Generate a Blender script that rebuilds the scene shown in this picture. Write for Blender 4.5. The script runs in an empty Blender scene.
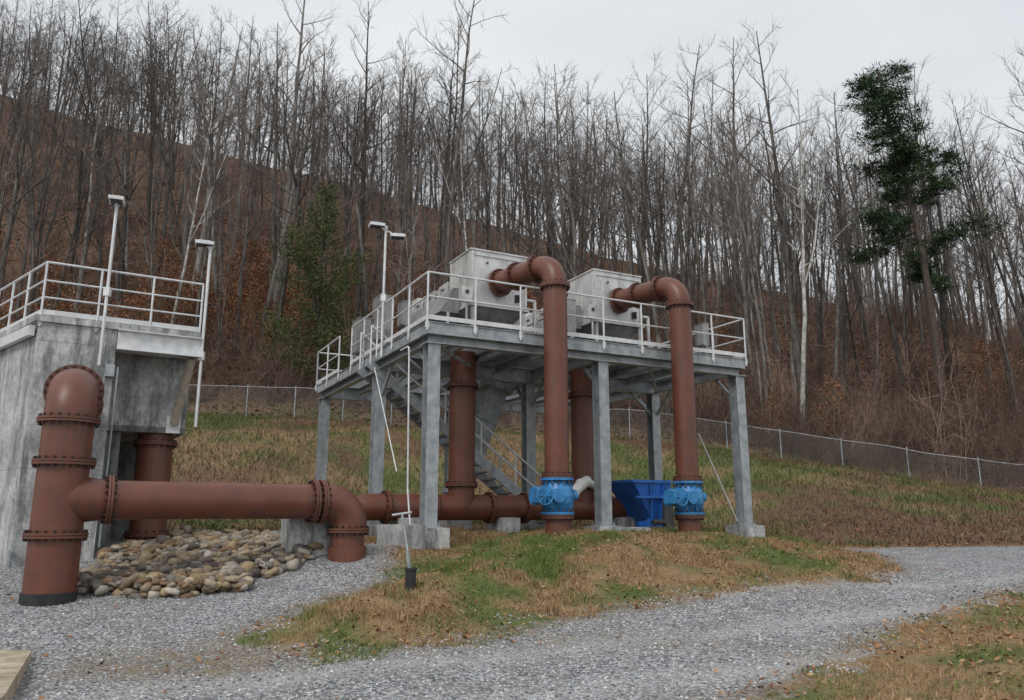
import bpy, math, random
import numpy as np
from mathutils import Vector, Matrix
import bmesh
R = random.Random(11)
rng = np.random.default_rng(11)
scene = bpy.context.scene
V = Vector

# ------------------------------------------------------------------ materials
def newmat(name):
    m = bpy.data.materials.new(name); m.use_nodes = True
    nt = m.node_tree
    return m, nt, nt.nodes['Principled BSDF']
def N(nt, t, **kw):
    n = nt.nodes.new(t)
    for k, v in kw.items(): setattr(n, k, v)
    return n
def ramp(nt, fac, stops):
    r = N(nt, 'ShaderNodeValToRGB')
    el = r.color_ramp.elements
    while len(el) < len(stops): el.new(0.5)
    for e, (p, c) in zip(el, stops):
        e.position = p; e.color = (c[0], c[1], c[2], 1)
    nt.links.new(fac, r.inputs[0]); return r.outputs[0]
def mix(nt, fac, a, b, mode='MIX'):
    n = N(nt, 'ShaderNodeMix', data_type='RGBA', blend_type=mode)
    for s, val in ((n.inputs[0], fac), (n.inputs[6], a), (n.inputs[7], b)):
        if hasattr(val, 'is_linked'): nt.links.new(val, s)
        elif isinstance(val, (int, float)): s.default_value = val
        else: s.default_value = (*val, 1)
    return n.outputs[2]
def noise(nt, scale, detail=4, rough=.6, vec=None):
    n = N(nt, 'ShaderNodeTexNoise'); n.inputs['Scale'].default_value = scale
    n.inputs['Detail'].default_value = detail; n.inputs['Roughness'].default_value = rough
    if vec is None:
        tc = N(nt, 'ShaderNodeTexCoord'); vec = tc.outputs['Object']
    nt.links.new(vec, n.inputs['Vector']); return n.outputs[0]
def mathn(nt, op, a, b=None, clamp=False):
    n = N(nt, 'ShaderNodeMath', operation=op); n.use_clamp = clamp
    for i, val in enumerate((a, b)):
        if val is None: continue
        if hasattr(val, 'is_linked'): nt.links.new(val, n.inputs[i])
        else: n.inputs[i].default_value = val
    return n.outputs[0]
def bump(nt, b, h, strength, dist):
    bn = N(nt, 'ShaderNodeBump'); bn.inputs['Strength'].default_value = strength
    bn.inputs['Distance'].default_value = dist
    nt.links.new(h, bn.inputs['Height']); nt.links.new(bn.outputs[0], b.inputs['Normal'])
def simple(name, c1, c2, scale=3, rough=.6, metal=0, bs=.15, bscale=40, stain=None, stainscale=(1, 1, .25), sf=.75):
    m, nt, b = newmat(name)
    n = noise(nt, scale)
    col = ramp(nt, n, [(.35, c1), (.65, c2)])
    if stain:
        tc = N(nt, 'ShaderNodeTexCoord'); mp = N(nt, 'ShaderNodeMapping')
        mp.inputs['Scale'].default_value = stainscale
        nt.links.new(tc.outputs['Object'], mp.inputs[0])
        sn = noise(nt, 3.2, 6, .7, mp.outputs[0])
        f = ramp(nt, sn, [(.48, (0, 0, 0)), (.66, (1, 1, 1))])
        f2 = mathn(nt, 'MULTIPLY', f, sf)
        col = mix(nt, f2, col, stain)
    nt.links.new(col, b.inputs['Base Color'])
    b.inputs['Roughness'].default_value = rough; b.inputs['Metallic'].default_value = metal
    if bs > .04:
        bump(nt, b, noise(nt, bscale, 2), bs, .02)
    return m
M = {}
M['pipe'] = simple('brown_pipe_paint', (.125, .042, .025), (.165, .056, .034), 2.2, .42, 0, .05, 30, (.095, .046, .036), (2, 2, .5))
M['bolt'] = simple('bolt_steel', (.03, .02, .018), (.06, .032, .026), 20, .6, .3, 0)
M['galv'] = simple('galvanized_steel', (.27, .295, .315), (.42, .445, .46), 5, .48, .3, .0, 40, (.17, .19, .205), (1, 1, .3))
M['rail'] = simple('galvanized_rail', (.56, .57, .58), (.72, .73, .74), 6, .45, .15, 0)
M['stain'] = simple('stainless_sheet', (.5, .5, .49), (.68, .68, .66), 1.6, .38, .35, .0, 20, (.28, .28, .27), (1, 1, .4))
M['stain2'] = simple('dull_stainless_sheet', (.22, .22, .22), (.36, .36, .355), 1.6, .42, .35, .0, 20, (.13, .13, .13), (1, 1, .4))
M['dark'] = simple('dark_steel', (.04, .042, .045), (.08, .08, .085), 4, .6, .2, 0)
def concrete(name, c1, c2, st):
    m, nt, b = newmat(name)
    tc = N(nt, 'ShaderNodeTexCoord').outputs['Object']
    n = noise(nt, 1.3, 6, .7)
    col = ramp(nt, n, [(.38, c1), (.6, c2)])
    mp = N(nt, 'ShaderNodeMapping'); mp.inputs['Scale'].default_value = (1.6, 1.6, .3)
    nt.links.new(tc, mp.inputs[0])
    f = ramp(nt, noise(nt, 2.6, 6, .78, mp.outputs[0]), [(.46, (0, 0, 0)), (.6, (.9, .9, .9))])
    col = mix(nt, f, col, st)
    n2 = noise(nt, 9, 4, .75)
    col = mix(nt, 1.0, col, ramp(nt, n2, [(.3, (.68, .68, .68)), (.7, (1.2, 1.2, 1.2))]), 'MULTIPLY')
    sx = N(nt, 'ShaderNodeSeparateXYZ'); nt.links.new(tc, sx.inputs[0])
    fr = mathn(nt, 'FRACT', mathn(nt, 'MULTIPLY', sx.outputs[2], 1/2.44))
    ln = mathn(nt, 'LESS_THAN', fr, .007)
    col = mix(nt, mathn(nt, 'MULTIPLY', ln, .45), col, (.1, .1, .1))
    nt.links.new(col, b.inputs['Base Color']); b.inputs['Roughness'].default_value = .9
    bump(nt, b, n2, .35, .03)
    return m
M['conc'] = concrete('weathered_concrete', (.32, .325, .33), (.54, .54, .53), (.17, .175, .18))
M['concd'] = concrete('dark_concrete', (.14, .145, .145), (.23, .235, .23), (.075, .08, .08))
M['blue'] = simple('blue_valve_paint', (.03, .2, .48), (.05, .28, .58), 4, .4, 0, 0, 30, (.025, .11, .25))
M['blued'] = simple('blue_dumpster_paint', (.012, .11, .46), (.02, .15, .54), 3, .4, 0, 0, 30, (.02, .06, .2))
M['white'] = simple('white_plastic', (.65, .65, .63), (.78, .78, .75), 4, .5, 0, 0)
M['black'] = simple('black_rubber', (.012, .012, .013), (.03, .03, .03), 6, .6, 0, 0)
M['wood'] = simple('tan_brace', (.3, .26, .2), (.42, .37, .3), 6, .8, 0, 0)
M['padc'] = simple('buff_concrete', (.34, .28, .2), (.52, .44, .33), 3.5, .9, 0, .3, 30, (.2, .165, .12), (1.5, 1.5, 1))

def barkmat(name, c1, c2, rnd=.5, nz=True):
    m, nt, b = newmat(name)
    oi = N(nt, 'ShaderNodeObjectInfo')
    k = ramp(nt, oi.outputs['Random'], [(0, (1-rnd,)*3), (.4, (1, .97, .94)), (.8, (1.4, 1.38, 1.36)), (1, (2.5, 2.5, 2.45))])
    if nz:
        tc = N(nt, 'ShaderNodeTexCoord'); mp = N(nt, 'ShaderNodeMapping'); mp.inputs['Scale'].default_value = (1, 1, .2)
        nt.links.new(tc.outputs['Object'], mp.inputs[0])
        c = ramp(nt, noise(nt, 5, 2, .7, mp.outputs[0]), [(.35, c1), (.68, c2)])
        col = mix(nt, 1.0, c, k, 'MULTIPLY')
    else:
        col = mix(nt, 1.0, c2, k, 'MULTIPLY')
    nt.links.new(col, b.inputs['Base Color']); b.inputs['Roughness'].default_value = .95
    b.inputs['Specular IOR Level'].default_value = .1
    return m
M['bark'] = barkmat('grey_bark', (.05, .045, .041), (.15, .14, .13))
M['twig'] = barkmat('brown_twigs', 0, (.125, .108, .1), .3, False)
M['brush'] = barkmat('brush_stems', 0, (.15, .108, .086), .35, False)
M['pine_bark'] = simple('pine_bark', (.05, .036, .028), (.1, .075, .06), 5, .95, 0, 0)
M['white_bark'] = simple('sycamore_bark', (.25, .24, .22), (.62, .6, .56), 2.5, .9, 0, 0)

def attrmat(name, rough=.8, nz=False):
    m, nt, b = newmat(name)
    a = N(nt, 'ShaderNodeAttribute', attribute_name='Col')
    col = a.outputs['Color']
    if nz:
        k = ramp(nt, noise(nt, 25, 3), [(.3, (.7, .7, .7)), (.7, (1.2, 1.2, 1.2))])
        col = mix(nt, 1.0, col, k, 'MULTIPLY')
    nt.links.new(col, b.inputs['Base Color'])
    b.inputs['Roughness'].default_value = rough
    b.inputs['Specular IOR Level'].default_value = .2
    return m
M['veg'] = attrmat('vegetation')
M['stone'] = attrmat('stones', .85, True)

# ------------------------------------------------------------------ mesh builder
class MB:
    def __init__(s): s.v = []; s.f = []; s.m = []; s.s = []
    def add(s, vs, fs, m=0, sm=False):
        o = len(s.v); s.v.extend(vs)
        for f in fs:
            s.f.append(tuple(i + o for i in f)); s.m.append(m); s.s.append(sm)
    def box(s, c, h, ax=V((1, 0, 0)), ay=V((0, 1, 0)), az=V((0, 0, 1)), m=0):
        c = V(c); vs = []
        for k in (-1, 1):
            for j in (-1, 1):
                for i in (-1, 1):
                    vs.append(c + ax*(i*h[0]) + ay*(j*h[1]) + az*(k*h[2]))
        s.add(vs, [(0, 2, 3, 1), (4, 5, 7, 6), (0, 1, 5, 4), (2, 6, 7, 3), (0, 4, 6, 2), (1, 3, 7, 5)], m)
    def bar(s, p, q, w, h, m=0, up=V((0, 0, 1))):
        p = V(p); q = V(q); a = (q-p); L = a.length; a.normalize()
        side = a.cross(up)
        if side.length < 1e-3: side = V((1, 0, 0))
        side.normalize(); u = side.cross(a).normalized()
        s.box((p+q)/2, (L/2, w/2, h/2), a, side, u, m)
    def hbeam(s, p, q, d, w, m=0, up=V((0, 0, 1)), t=.02):
        p = V(p); q = V(q); a = (q-p); L = a.length; a.normalize()
        side = a.cross(up).normalized(); u = side.cross(a).normalized(); c = (p+q)/2
        s.box(c + u*(d/2-t/2), (L/2, w/2, t/2), a, side, u, m)
        s.box(c - u*(d/2-t/2), (L/2, w/2, t/2), a, side, u, m)
        s.box(c, (L/2, t/2, d/2-t-.001), a, side, u, m)
    def prism(s, poly, z0, z1, m=0):
        n = len(poly)
        vs = [V((x, y, z0)) for x, y in poly] + [V((x, y, z1)) for x, y in poly]
        fs = [tuple(range(n))[::-1], tuple(range(n, 2*n))] + [(i, (i+1) % n, n+(i+1) % n, n+i) for i in range(n)]
        s.add(vs, fs, m)
    def tube(s, pts, r, n=12, m=0, caps=True, sm=True):
        pts = [V(p) for p in pts]
        if not isinstance(r, (list, tuple)): r = [r]*len(pts)
        t0 = (pts[1]-pts[0]).normalized()
        u = t0.orthogonal().normalized(); vs = []
        for i, p in enumerate(pts):
            a = pts[max(i-1, 0)]; b = pts[min(i+1, len(pts)-1)]
            t = (b-a).normalized()
            u = (u - t*u.dot(t))
            if u.length < 1e-5: u = t.orthogonal()
            u.normalize(); w = t.cross(u)
            for k in range(n):
                an = 2*math.pi*k/n
                vs.append(p + (u*math.cos(an)+w*math.sin(an))*r[i])
        fs = [(i*n+k, i*n+(k+1) % n, (i+1)*n+(k+1) % n, (i+1)*n+k) for i in range(len(pts)-1) for k in range(n)]
        s.add(vs, fs, m, sm)
        if caps:
            L = len(pts)-1
            s.add([vs[k] for k in range(n)], [tuple(range(n))[::-1]], m)
            s.add([vs[L*n+k] for k in range(n)], [tuple(range(n))], m)
    def flange(s, p, ax, r, m=0, mb_=1, nb=16, t=.032):
        p = V(p); ax = V(ax).normalized()
        R2 = r*1.0+.08
        for sg in (-1, 1):
            c = p + ax*sg*(t/2+.006)
            s.tube([c-ax*t/2, c+ax*t/2], R2, 36, m, True, False)
        s.tube([p-ax*.0055, p+ax*.0055], R2-.01, 30, mb_, False, False)
        u = ax.orthogonal().normalized(); w = ax.cross(u)
        for k in range(nb):
            an = 2*math.pi*k/nb
            c = p + (u*math.cos(an)+w*math.sin(an))*(r+.045)
            s.tube([c-ax*(t+.05), c+ax*(t+.05)], .022, 6, mb_, True, False)
    def obj(s, name, mats, parent=None, fix=True, link=True):
        me = bpy.data.meshes.new(name)
        me.from_pydata([tuple(v) for v in s.v], [], s.f)
        for m in mats: me.materials.append(M[m] if isinstance(m, str) else m)
        me.polygons.foreach_set('material_index', s.m)
        me.polygons.foreach_set('use_smooth', s.s)
        if fix:
            bm = bmesh.new(); bm.from_mesh(me)
            bmesh.ops.recalc_face_normals(bm, faces=bm.faces); bm.to_mesh(me); bm.free()
        me.update()
        o = bpy.data.objects.new(name, me)
        if link: scene.collection.objects.link(o)
        if parent: o.parent = parent
        return o
def empty(name):
    o = bpy.data.objects.new(name, None); scene.collection.objects.link(o); return o
def rounded(pts, rad, n=10):
    pts = [V(p) for p in pts]; out = [pts[0]]
    for i in range(1, len(pts)-1):
        a = (pts[i-1]-pts[i]).normalized(); b = (pts[i+1]-pts[i]).normalized()
        ang = a.angle(b); d = rad/math.tan(ang/2)
        c = pts[i] + (a+b).normalized()*(rad/math.sin(ang/2))
        p0 = pts[i]+a*d-c; p1 = pts[i]+b*d-c
        tot = p0.angle(p1)
        for k in range(n+1):
            f = k/n
            out.append(c + (p0*math.sin((1-f)*tot)+p1*math.sin(f*tot))/math.sin(tot))
    out.append(pts[-1]); return out

# ------------------------------------------------------------------ terrain
def sm(a, b, x):
    t = np.clip((x-a)/(b-a), 0, 1); return t*t*(3-2*t)
def vn(x, y, sc, seed=0):
    x = np.asarray(x)/sc; y = np.asarray(y)/sc
    xi = np.floor(x).astype(np.int64); yi = np.floor(y).astype(np.int64)
    fx = x-xi; fy = y-yi; fx = fx*fx*(3-2*fx); fy = fy*fy*(3-2*fy)
    def h(a, b):
        k = (a*374761393 + b*668265263 + seed*1442695041) & 0xffffffff
        k = ((k ^ (k >> 13))*1274126177) & 0xffffffff
        return ((k ^ (k >> 16)) & 0xffff)/65535.0
    return (h(xi, yi)*(1-fx)+h(xi+1, yi)*fx)*(1-fy)+(h(xi, yi+1)*(1-fx)+h(xi+1, yi+1)*fx)*fy
def sdist(poly, x, y):
    x = np.asarray(x, float); y = np.asarray(y, float)
    d = np.full(x.shape, 1e9); ins = np.zeros(x.shape, bool)
    n = len(poly)
    for i in range(n):
        ax, ay = poly[i]; bx, by = poly[(i+1) % n]
        ex, ey = bx-ax, by-ay
        t = np.clip(((x-ax)*ex+(y-ay)*ey)/(ex*ex+ey*ey), 0, 1)
        d = np.minimum(d, np.hypot(x-ax-t*ex, y-ay-t*ey))
        c = ((ay > y) != (by > y))
        with np.errstate(divide='ignore', invalid='ignore'):
            xx = (bx-ax)*(y-ay)/(by-ay if by != ay else 1e-9)+ax
        ins ^= (c & (x < xx))
    return np.where(ins, d, -d)
MOUND = [(-3.3, 9.7), (-1.9, 8.9), (-.6, 9.7), (1.3, 11.3), (3.8, 12.8), (6.0, 14.0), (7.3, 15.6), (8.1, 17.8), (8.0, 20.5), (8, 30),
         (-8, 30), (-7.6, 24), (-4.4, 19.5), (-2.2, 15.6), (-1.9, 13.2), (-2.7, 11.6)]
RGRASS = [(1.84, 6.9), (3.0, 8.3), (5.2, 10.6), (8.8, 13.6), (14, 16.6), (25, 20), (60, 24), (60, -10), (0.6, -10), (.9, 3), (1.3, 5.4)]
FIELD = [(-80, 18.5), (-9, 18.5), (-4.8, 17.8), (-3.0, 19.5), (0, 26), (8, 25), (8.0, 20.8), (14, 22), (25, 25.0), (60, 29), (120, 32), (120, 400), (-200, 400), (-200, 18)]
FX = [-80, -18, -12, 6.5, 14.3, 26, 40, 60]; FY = [46, 47, 47, 48, 47.5, 41, 34, 28]; FZ = [9.5, 7.4, 7.2, 6.1, 5.1, 2.3, 1.4, 1.0]
def height(x, y, detail=True):
    x = np.asarray(x, float); y = np.asarray(y, float)
    zmax = 1.1-.33*sm(3, 9, x)
    z = zmax*sm(6, 21, y)
    sd = sdist(MOUND, x, y)
    m = np.clip(sm(-.2, 5.0, sd)+.12*sm(0, 1.2, sd)*(1-sm(1, 5, sd)), 0, 1)
    z = z*(1-m)+1.2*m
    z = z + .33*np.exp(-(((x+2.9)/1.5)**2+((y-14.9)/1.4)**2))*(1-m)
    sr = sdist(RGRASS, x, y)
    z = z + .10*sm(0, 1.5, sr)
    yf = np.interp(x, FX, FY); zf = np.interp(x, FX, FZ)
    y0 = np.interp(x, [-12, -9.5, -6, 7, 10], [18, 18.5, 26, 26, 21.5])
    t = np.clip((y-y0)/(yf-y0), 0, 1)
    z = z + (zf-z)*(.35*t+.65*t*t*(3-2*t))
    yr = 118.0
    zr = np.clip(46.5-.27*x, 15, 90)
    u = np.clip((y-yf)/(yr-yf), 0, 1)
    z = z + np.where(u > 0, (zr-zf)*(u**1.02), 0)
    z = z - np.where(y > yr, (y-yr)*.06, 0)
    z = z + sm(yf, yf+12, y)*((vn(x, y, 14, 3)-.5)*3+(vn(x, y, 5, 4)-.5)*.8)
    z = z + sm(21, 27, y)*(vn(x, y, 2.5, 8)-.5)*.25
    if detail:
        near = 1-sm(24, 30, y)
        plat = sm(2.5, 5, sd)
        z = z + near*(1-plat*.7)*((vn(x, y, 1.3, 5)-.5)*.07+(vn(x, y, .35, 6)-.5)*.03)
        z = z + near*sm(0, .6, sd)*(1-sm(3, 6, sd))*(vn(x, y, .7, 7)-.5)*.2
    return z
def H1(x, y): return float(height(np.array([x]), np.array([y]))[0])
ar = np.arange
xs = np.unique(np.round(np.concatenate([ar(-300, -40, 10), ar(-40, -12, .8), ar(-12, 16, .14), ar(16, 45, .6), ar(45, 301, 8)]), 4))
ys = np.unique(np.round(np.concatenate([ar(-60, 0, 5), ar(0, 4, .5), ar(4, 24, .14), ar(24, 60, .5), ar(60, 140, 1.5), ar(140, 400, 20)]), 4))
X, Y = np.meshgrid(xs, ys)
Z = height(X, Y)
nx, ny = len(xs), len(ys)
def np_mesh(name, co, faces, mats, cols=None, attrs=None, smooth=False, parent=None, link=True):
    k = faces.shape[1]
    me = bpy.data.meshes.new(name)
    me.vertices.add(len(co)); me.vertices.foreach_set('co', co.astype(np.float32).ravel())
    me.loops.add(faces.size); me.loops.foreach_set('vertex_index', faces.astype(np.int32).ravel())
    me.polygons.add(len(faces))
    me.polygons.foreach_set('loop_start', np.arange(0, faces.size, k, dtype=np.int32))
    me.polygons.foreach_set('use_smooth', np.full(len(faces), smooth))
    for m in mats: me.materials.append(m)
    if cols is not None:
        a = me.attributes.new('Col', 'FLOAT_COLOR', 'POINT')
        a.data.foreach_set('color', np.c_[cols, np.ones(len(cols))].astype(np.float32).ravel())
    for kk, vv in (attrs or {}).items():
        a = me.attributes.new(kk, 'FLOAT', 'POINT'); a.data.foreach_set('value', vv.astype(np.float32).ravel())
    me.update(calc_edges=True); me.validate()
    o = bpy.data.objects.new(name, me)
    if link: scene.collection.objects.link(o)
    if parent: o.parent = parent
    return o
def gravel_sd(x, y):
    return -np.maximum(np.maximum(sdist(MOUND, x, y), sdist(RGRASS, x, y)), sdist(FIELD, x, y))
def greenf(x, y):
    g = np.clip((vn(x, y, 1.7, 21)*.5+vn(x, y, .5, 22)*.5-.43)*3.2, 0, 1)
    far = sm(22, 30, y)
    return g*(1-far)+far*np.clip((vn(x, y, 6, 23)*.45+vn(x, y, 1.3, 22)*.55-.3)*2.6, 0, 1)
def redf(x, y):
    return np.clip((vn(x, y, 4, 61)*.6+vn(x, y, 1.2, 62)*.4-.47)*4+sm(8, 20, x)*.4+(1-sm(24, 31, y))*sm(5, 9, x)*.8, 0, 1)
def dirtf(x, y):
    return np.clip(np.exp(-(((x+3.4)/1.2)**2+((y-8.7)/.8)**2))*1.2+np.exp(-(((x-1.0)/1.6)**2+((y-9.6)/.5)**2))*.6, 0, 1)
gs = gravel_sd(X, Y)
gm = np.clip(.5+gs*.5, 0, 1)
fm = sm(-2, 4, Y-np.interp(X, FX, FY))
gr = greenf(X, Y); rd = redf(X, Y)*sm(20, 22, Y)
dirt = np.maximum(dirtf(X, Y), np.exp(-(np.abs(gs)/.4)**2)*.8)
trk = np.exp(-((Y-(.42*X+9.0))/.33)**2)+np.exp(-((Y-(.42*X+11.0-.2*np.sin(X)))/.3)**2)*(X > 3)+np.exp(-((Y-(.42*X+7.3))/.33)**2)
trk = trk*(.5+.5*vn(X, Y, 1.1, 90))

m, nt, b = newmat('ground_material')
def attr(n_): return N(nt, 'ShaderNodeAttribute', attribute_name=n_).outputs['Fac']
ag = attr('gravel'); af = attr('forest'); agr = attr('green'); ard = attr('red'); adt = attr('dirt'); atk = attr('track')
tc = N(nt, 'ShaderNodeTexCoord').outputs['Object']
def voro(sc):
    v = N(nt, 'ShaderNodeTexVoronoi'); v.inputs['Scale'].default_value = sc
    nt.links.new(tc, v.inputs['Vector']); return v
v1 = voro(34)
n1 = noise(nt, 1.2, 5, .65); n3 = noise(nt, 3.5, 6, .75); n30 = noise(nt, 45, 3, .7)
sep = N(nt, 'ShaderNodeSeparateColor'); nt.links.new(v1.outputs['Color'], sep.inputs[0])
gcol = ramp(nt, sep.outputs[0], [(0, (.13, .133, .142)), (.35, (.27, .272, .28)), (.75, (.42, .42, .425)), (1, (.64, .64, .64))])
gcol = mix(nt, 1.0, gcol, ramp(nt, v1.outputs['Distance'], [(.3, (1, 1, 1)), (.8, (.5, .5, .5))]), 'MULTIPLY')
df = mathn(nt, 'MULTIPLY', adt, ramp(nt, n3, [(.4, (.15, .15, .15)), (.54, (1, 1, 1))]))
gcol = mix(nt, mathn(nt, 'MULTIPLY', ramp(nt, n1, [(.48, (0, 0, 0)), (.64, (1, 1, 1))]), .35), gcol, (.2, .175, .14))
gcol = mix(nt, mathn(nt, 'MULTIPLY', df, .85), gcol, mix(nt, n30, (.08, .055, .035), (.3, .23, .14)))
gcol = mix(nt, mathn(nt, 'MULTIPLY', atk, .55), gcol, (.44, .435, .43))
gcol = mix(nt, 1.0, gcol, ramp(nt, n3, [(.3, (.78, .78, .8)), (.7, (1.25, 1.25, 1.25))]), 'MULTIPLY')
straw = ramp(nt, n30, [(.3, (.12, .075, .043)), (.5, (.27, .175, .095)), (.7, (.4, .28, .16))])
green = ramp(nt, n30, [(.3, (.055, .072, .022)), (.7, (.14, .18, .058))])
gg = mathn(nt, 'ADD', agr, mathn(nt, 'MULTIPLY', mathn(nt, 'SUBTRACT', n3, .5), 1.2), True)
gra = mix(nt, gg, straw, green)
gra = mix(nt, ramp(nt, n3, [(.53, (0, 0, 0)), (.64, (.65, .65, .65))]), gra, (.11, .072, .05))
gra = mix(nt, mathn(nt, 'MULTIPLY', ard, .8), gra, ramp(nt, n30, [(.3, (.08, .046, .033)), (.7, (.2, .12, .08))]))
vl = voro(7); sep2 = N(nt, 'ShaderNodeSeparateColor'); nt.links.new(vl.outputs['Color'], sep2.inputs[0])
fcol = ramp(nt, sep2.outputs[1], [(0, (.08, .047, .034)), (.5, (.165, .095, .064)), (1, (.27, .16, .105))])
fcol = mix(nt, ramp(nt, n1, [(.47, (0, 0, 0)), (.62, (.65, .65, .65))]), fcol, (.1, .075, .06))
gra = mix(nt, af, gra, fcol)
gk = mathn(nt, 'ADD', ag, mathn(nt, 'MULTIPLY', mathn(nt, 'SUBTRACT', n3, .5), 1.1))
gk = ramp(nt, gk, [(.44, (0, 0, 0)), (.56, (1, 1, 1))])
nt.links.new(mix(nt, gk, gra, gcol), b.inputs['Base Color'])
b.inputs['Roughness'].default_value = .95; b.inputs['Specular IOR Level'].default_value = .2
bump(nt, b, mathn(nt, 'MULTIPLY', v1.outputs['Distance'], -1.0), .7, .03)
idx = np.arange(nx*ny).reshape(ny, nx)
faces = np.stack([idx[:-1, :-1], idx[:-1, 1:], idx[1:, 1:], idx[1:, :-1]], -1).reshape(-1, 4)
np_mesh('ground', np.stack([X, Y, Z], -1).reshape(-1, 3), faces, [m],
        attrs={'gravel': gm, 'forest': fm, 'green': gr, 'red': rd, 'dirt': dirt, 'track': trk}, smooth=True)

def scatter(n, x0, x1, y0, y1, cond):
    x = rng.uniform(x0, x1, n); y = rng.uniform(y0, y1, n)
    k = cond(x, y); return x[k], y[k]
def rotz(n):
    a = rng.uniform(0, 2*np.pi, n); return np.cos(a), np.sin(a)
def stones(name, x, y, size, dz, colf, base, fbase, jitter=.3, flat=.65, smooth=False, parent=None, tilt=.5):
    n = len(x); nb = len(base)
    P = base[None]*(1+rng.uniform(-jitter, jitter, (n, nb, 1)))
    P = P*(np.stack([rng.uniform(.75, 1.35, n), rng.uniform(.7, 1.1, n), rng.uniform(flat*.7, flat*1.2, n)], -1)[:, None])
    c, s = rotz(n)
    tl = rng.uniform(-tilt, tilt, n)
    px = P[..., 0]*np.cos(tl)[:, None]-P[..., 2]*np.sin(tl)[:, None]; pz = P[..., 0]*np.sin(tl)[:, None]+P[..., 2]*np.cos(tl)[:, None]
    qx = px*c[:, None]-P[..., 1]*s[:, None]; qy = px*s[:, None]+P[..., 1]*c[:, None]
    z = height(x, y)
    co = np.stack([qx*size[:, None]+x[:, None], qy*size[:, None]+y[:, None], pz*size[:, None]+(z+dz)[:, None]], -1).reshape(-1, 3)
    f = (fbase[None]+np.arange(n)[:, None, None]*nb).reshape(-1, 3)
    return np_mesh(name, co, f, [M['stone']], cols=np.repeat(colf(n), nb, 0), smooth=smooth, parent=parent)
octv = np.array([(1, 0, 0), (-1, 0, 0), (0, 1, 0), (0, -1, 0), (0, 0, 1), (0, 0, -1)], float)
octf = np.array([(0, 2, 4), (2, 1, 4), (1, 3, 4), (3, 0, 4), (2, 0, 5), (1, 2, 5), (3, 1, 5), (0, 3, 5)])
def graycol(n):
    g = rng.uniform(.13, .6, n)
    t = rng.uniform(-.025, .02, n)
    return np.stack([g+t, g, g-t], -1)
x, y = scatter(60000, -9, 14, 6, 15.5, lambda x, y: (gravel_sd(x, y)+(vn(x, y, .5, 31)-.5)*.9 > -.2) & (rng.random(len(x)) < np.clip(1.5-y/14, .25, 1)*(1-.75*dirtf(x, y))))
stones('gravel_road', x, y, rng.uniform(.008, .022, len(x)), .003, graycol, octv, octf)

def ico(sub):
    bm = bmesh.new(); bmesh.ops.create_icosphere(bm, subdivisions=sub, radius=1)
    v = np.array([v.co[:] for v in bm.verts]); f = np.array([[q.index for q in g.verts] for g in bm.faces]); bm.free(); return v, f
iv, if_ = ico(2)
RIP = [(-6.6, 12.2), (-5.4, 11.9), (-4.5, 12.5), (-3.9, 13.6), (-3.3, 15.5), (-3.6, 18.2), (-8.0, 19.0), (-7.9, 15.8), (-7.2, 14)]
def ripcol(n):
    pal = np.array([(.3, .24, .17), (.4, .33, .24), (.24, .22, .2), (.36, .27, .165), (.44, .4, .34), (.17, .14, .12), (.29, .19, .12)])
    return pal[rng.integers(0, len(pal), n)]*rng.uniform(.6, 1.1, (n, 1))
ivs = np.sign(iv)*np.abs(iv)**.72; ivs /= np.abs(ivs).max()
x, y = scatter(5200, -8.2, -3, 11.6, 19.2, lambda x, y: sdist(RIP, x, y)+(vn(x, y, .6, 41)-.5)*.6 > 0)
n = len(x)
stones('riprap_stones', x, y, rng.uniform(.045, .12, n)*(1+.5*(rng.random(n) < .12)), rng.uniform(.0, .2, n), ripcol, ivs, if_, .10, .55, True, tilt=.8)

def blades(name, x, y, h, w, col, lean=.6, parent=None):
    n = len(x); c, s = rotz(n); z = height(x, y)-.01
    c2, s2 = rotz(n); L = rng.uniform(.1, 1, n)*lean*h
    b0 = np.stack([x-c*w, y-s*w, z], -1); b1 = np.stack([x+c*w, y+s*w, z], -1)
    mm = .55
    m0 = np.stack([x-c*w*.7+c2*L*.35, y-s*w*.7+s2*L*.35, z+h*mm], -1); m1 = np.stack([x+c*w*.7+c2*L*.35, y+s*w*.7+s2*L*.35, z+h*mm], -1)
    t = np.stack([x+c2*L, y+s2*L, z+h*.9], -1)
    co = np.stack([b0, b1, m1, m0, t], 1).reshape(-1, 3)
    o = np.arange(n)[:, None]*5
    f = np.concatenate([np.array([[0, 1, 2]])+o, np.array([[0, 2, 3]])+o, np.array([[3, 2, 4]])+o])
    return np_mesh(name, co, f, [M['veg']], cols=np.repeat(col, 5, 0), parent=parent)
def grasscol(x, y, gbias=0):
    n = len(x); g = greenf(x, y)+gbias+rng.uniform(-.35, .35, n)
    st = np.array([(.42, .28, .145), (.34, .2, .1), (.5, .37, .22), (.24, .13, .07)])[rng.integers(0, 4, n)]
    gn = np.array([(.14, .2, .05), (.19, .24, .07), (.1, .145, .038)])[rng.integers(0, 3, n)]
    c = np.where((g > .5)[:, None], gn, st)
    return c*rng.uniform(.65, 1.1, (n, 1))
G = empty('grass')
x, y = scatter(150000, -4, 8.5, 8.5, 21, lambda x, y: (sdist(MOUND, x, y)+(vn(x, y, .5, 51)-.5)*1.1 > .0) & (vn(x, y, .45, 52) > .25))
n = len(x); hh_ = rng.uniform(.03, .08, n)*(1+1.2*(vn(x, y, .5, 53) > .62))
blades('mound_grass', x, y, hh_, rng.uniform(.003, .007, n), grasscol(x, y, .05), 1.1, G)
x, y = scatter(100000, 1.5, 16, 6, 17, lambda x, y: (sdist(RGRASS, x, y)+(vn(x, y, .5, 51)-.5)*1.1 > .1) & (vn(x, y, .4, 55) > .25))
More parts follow.
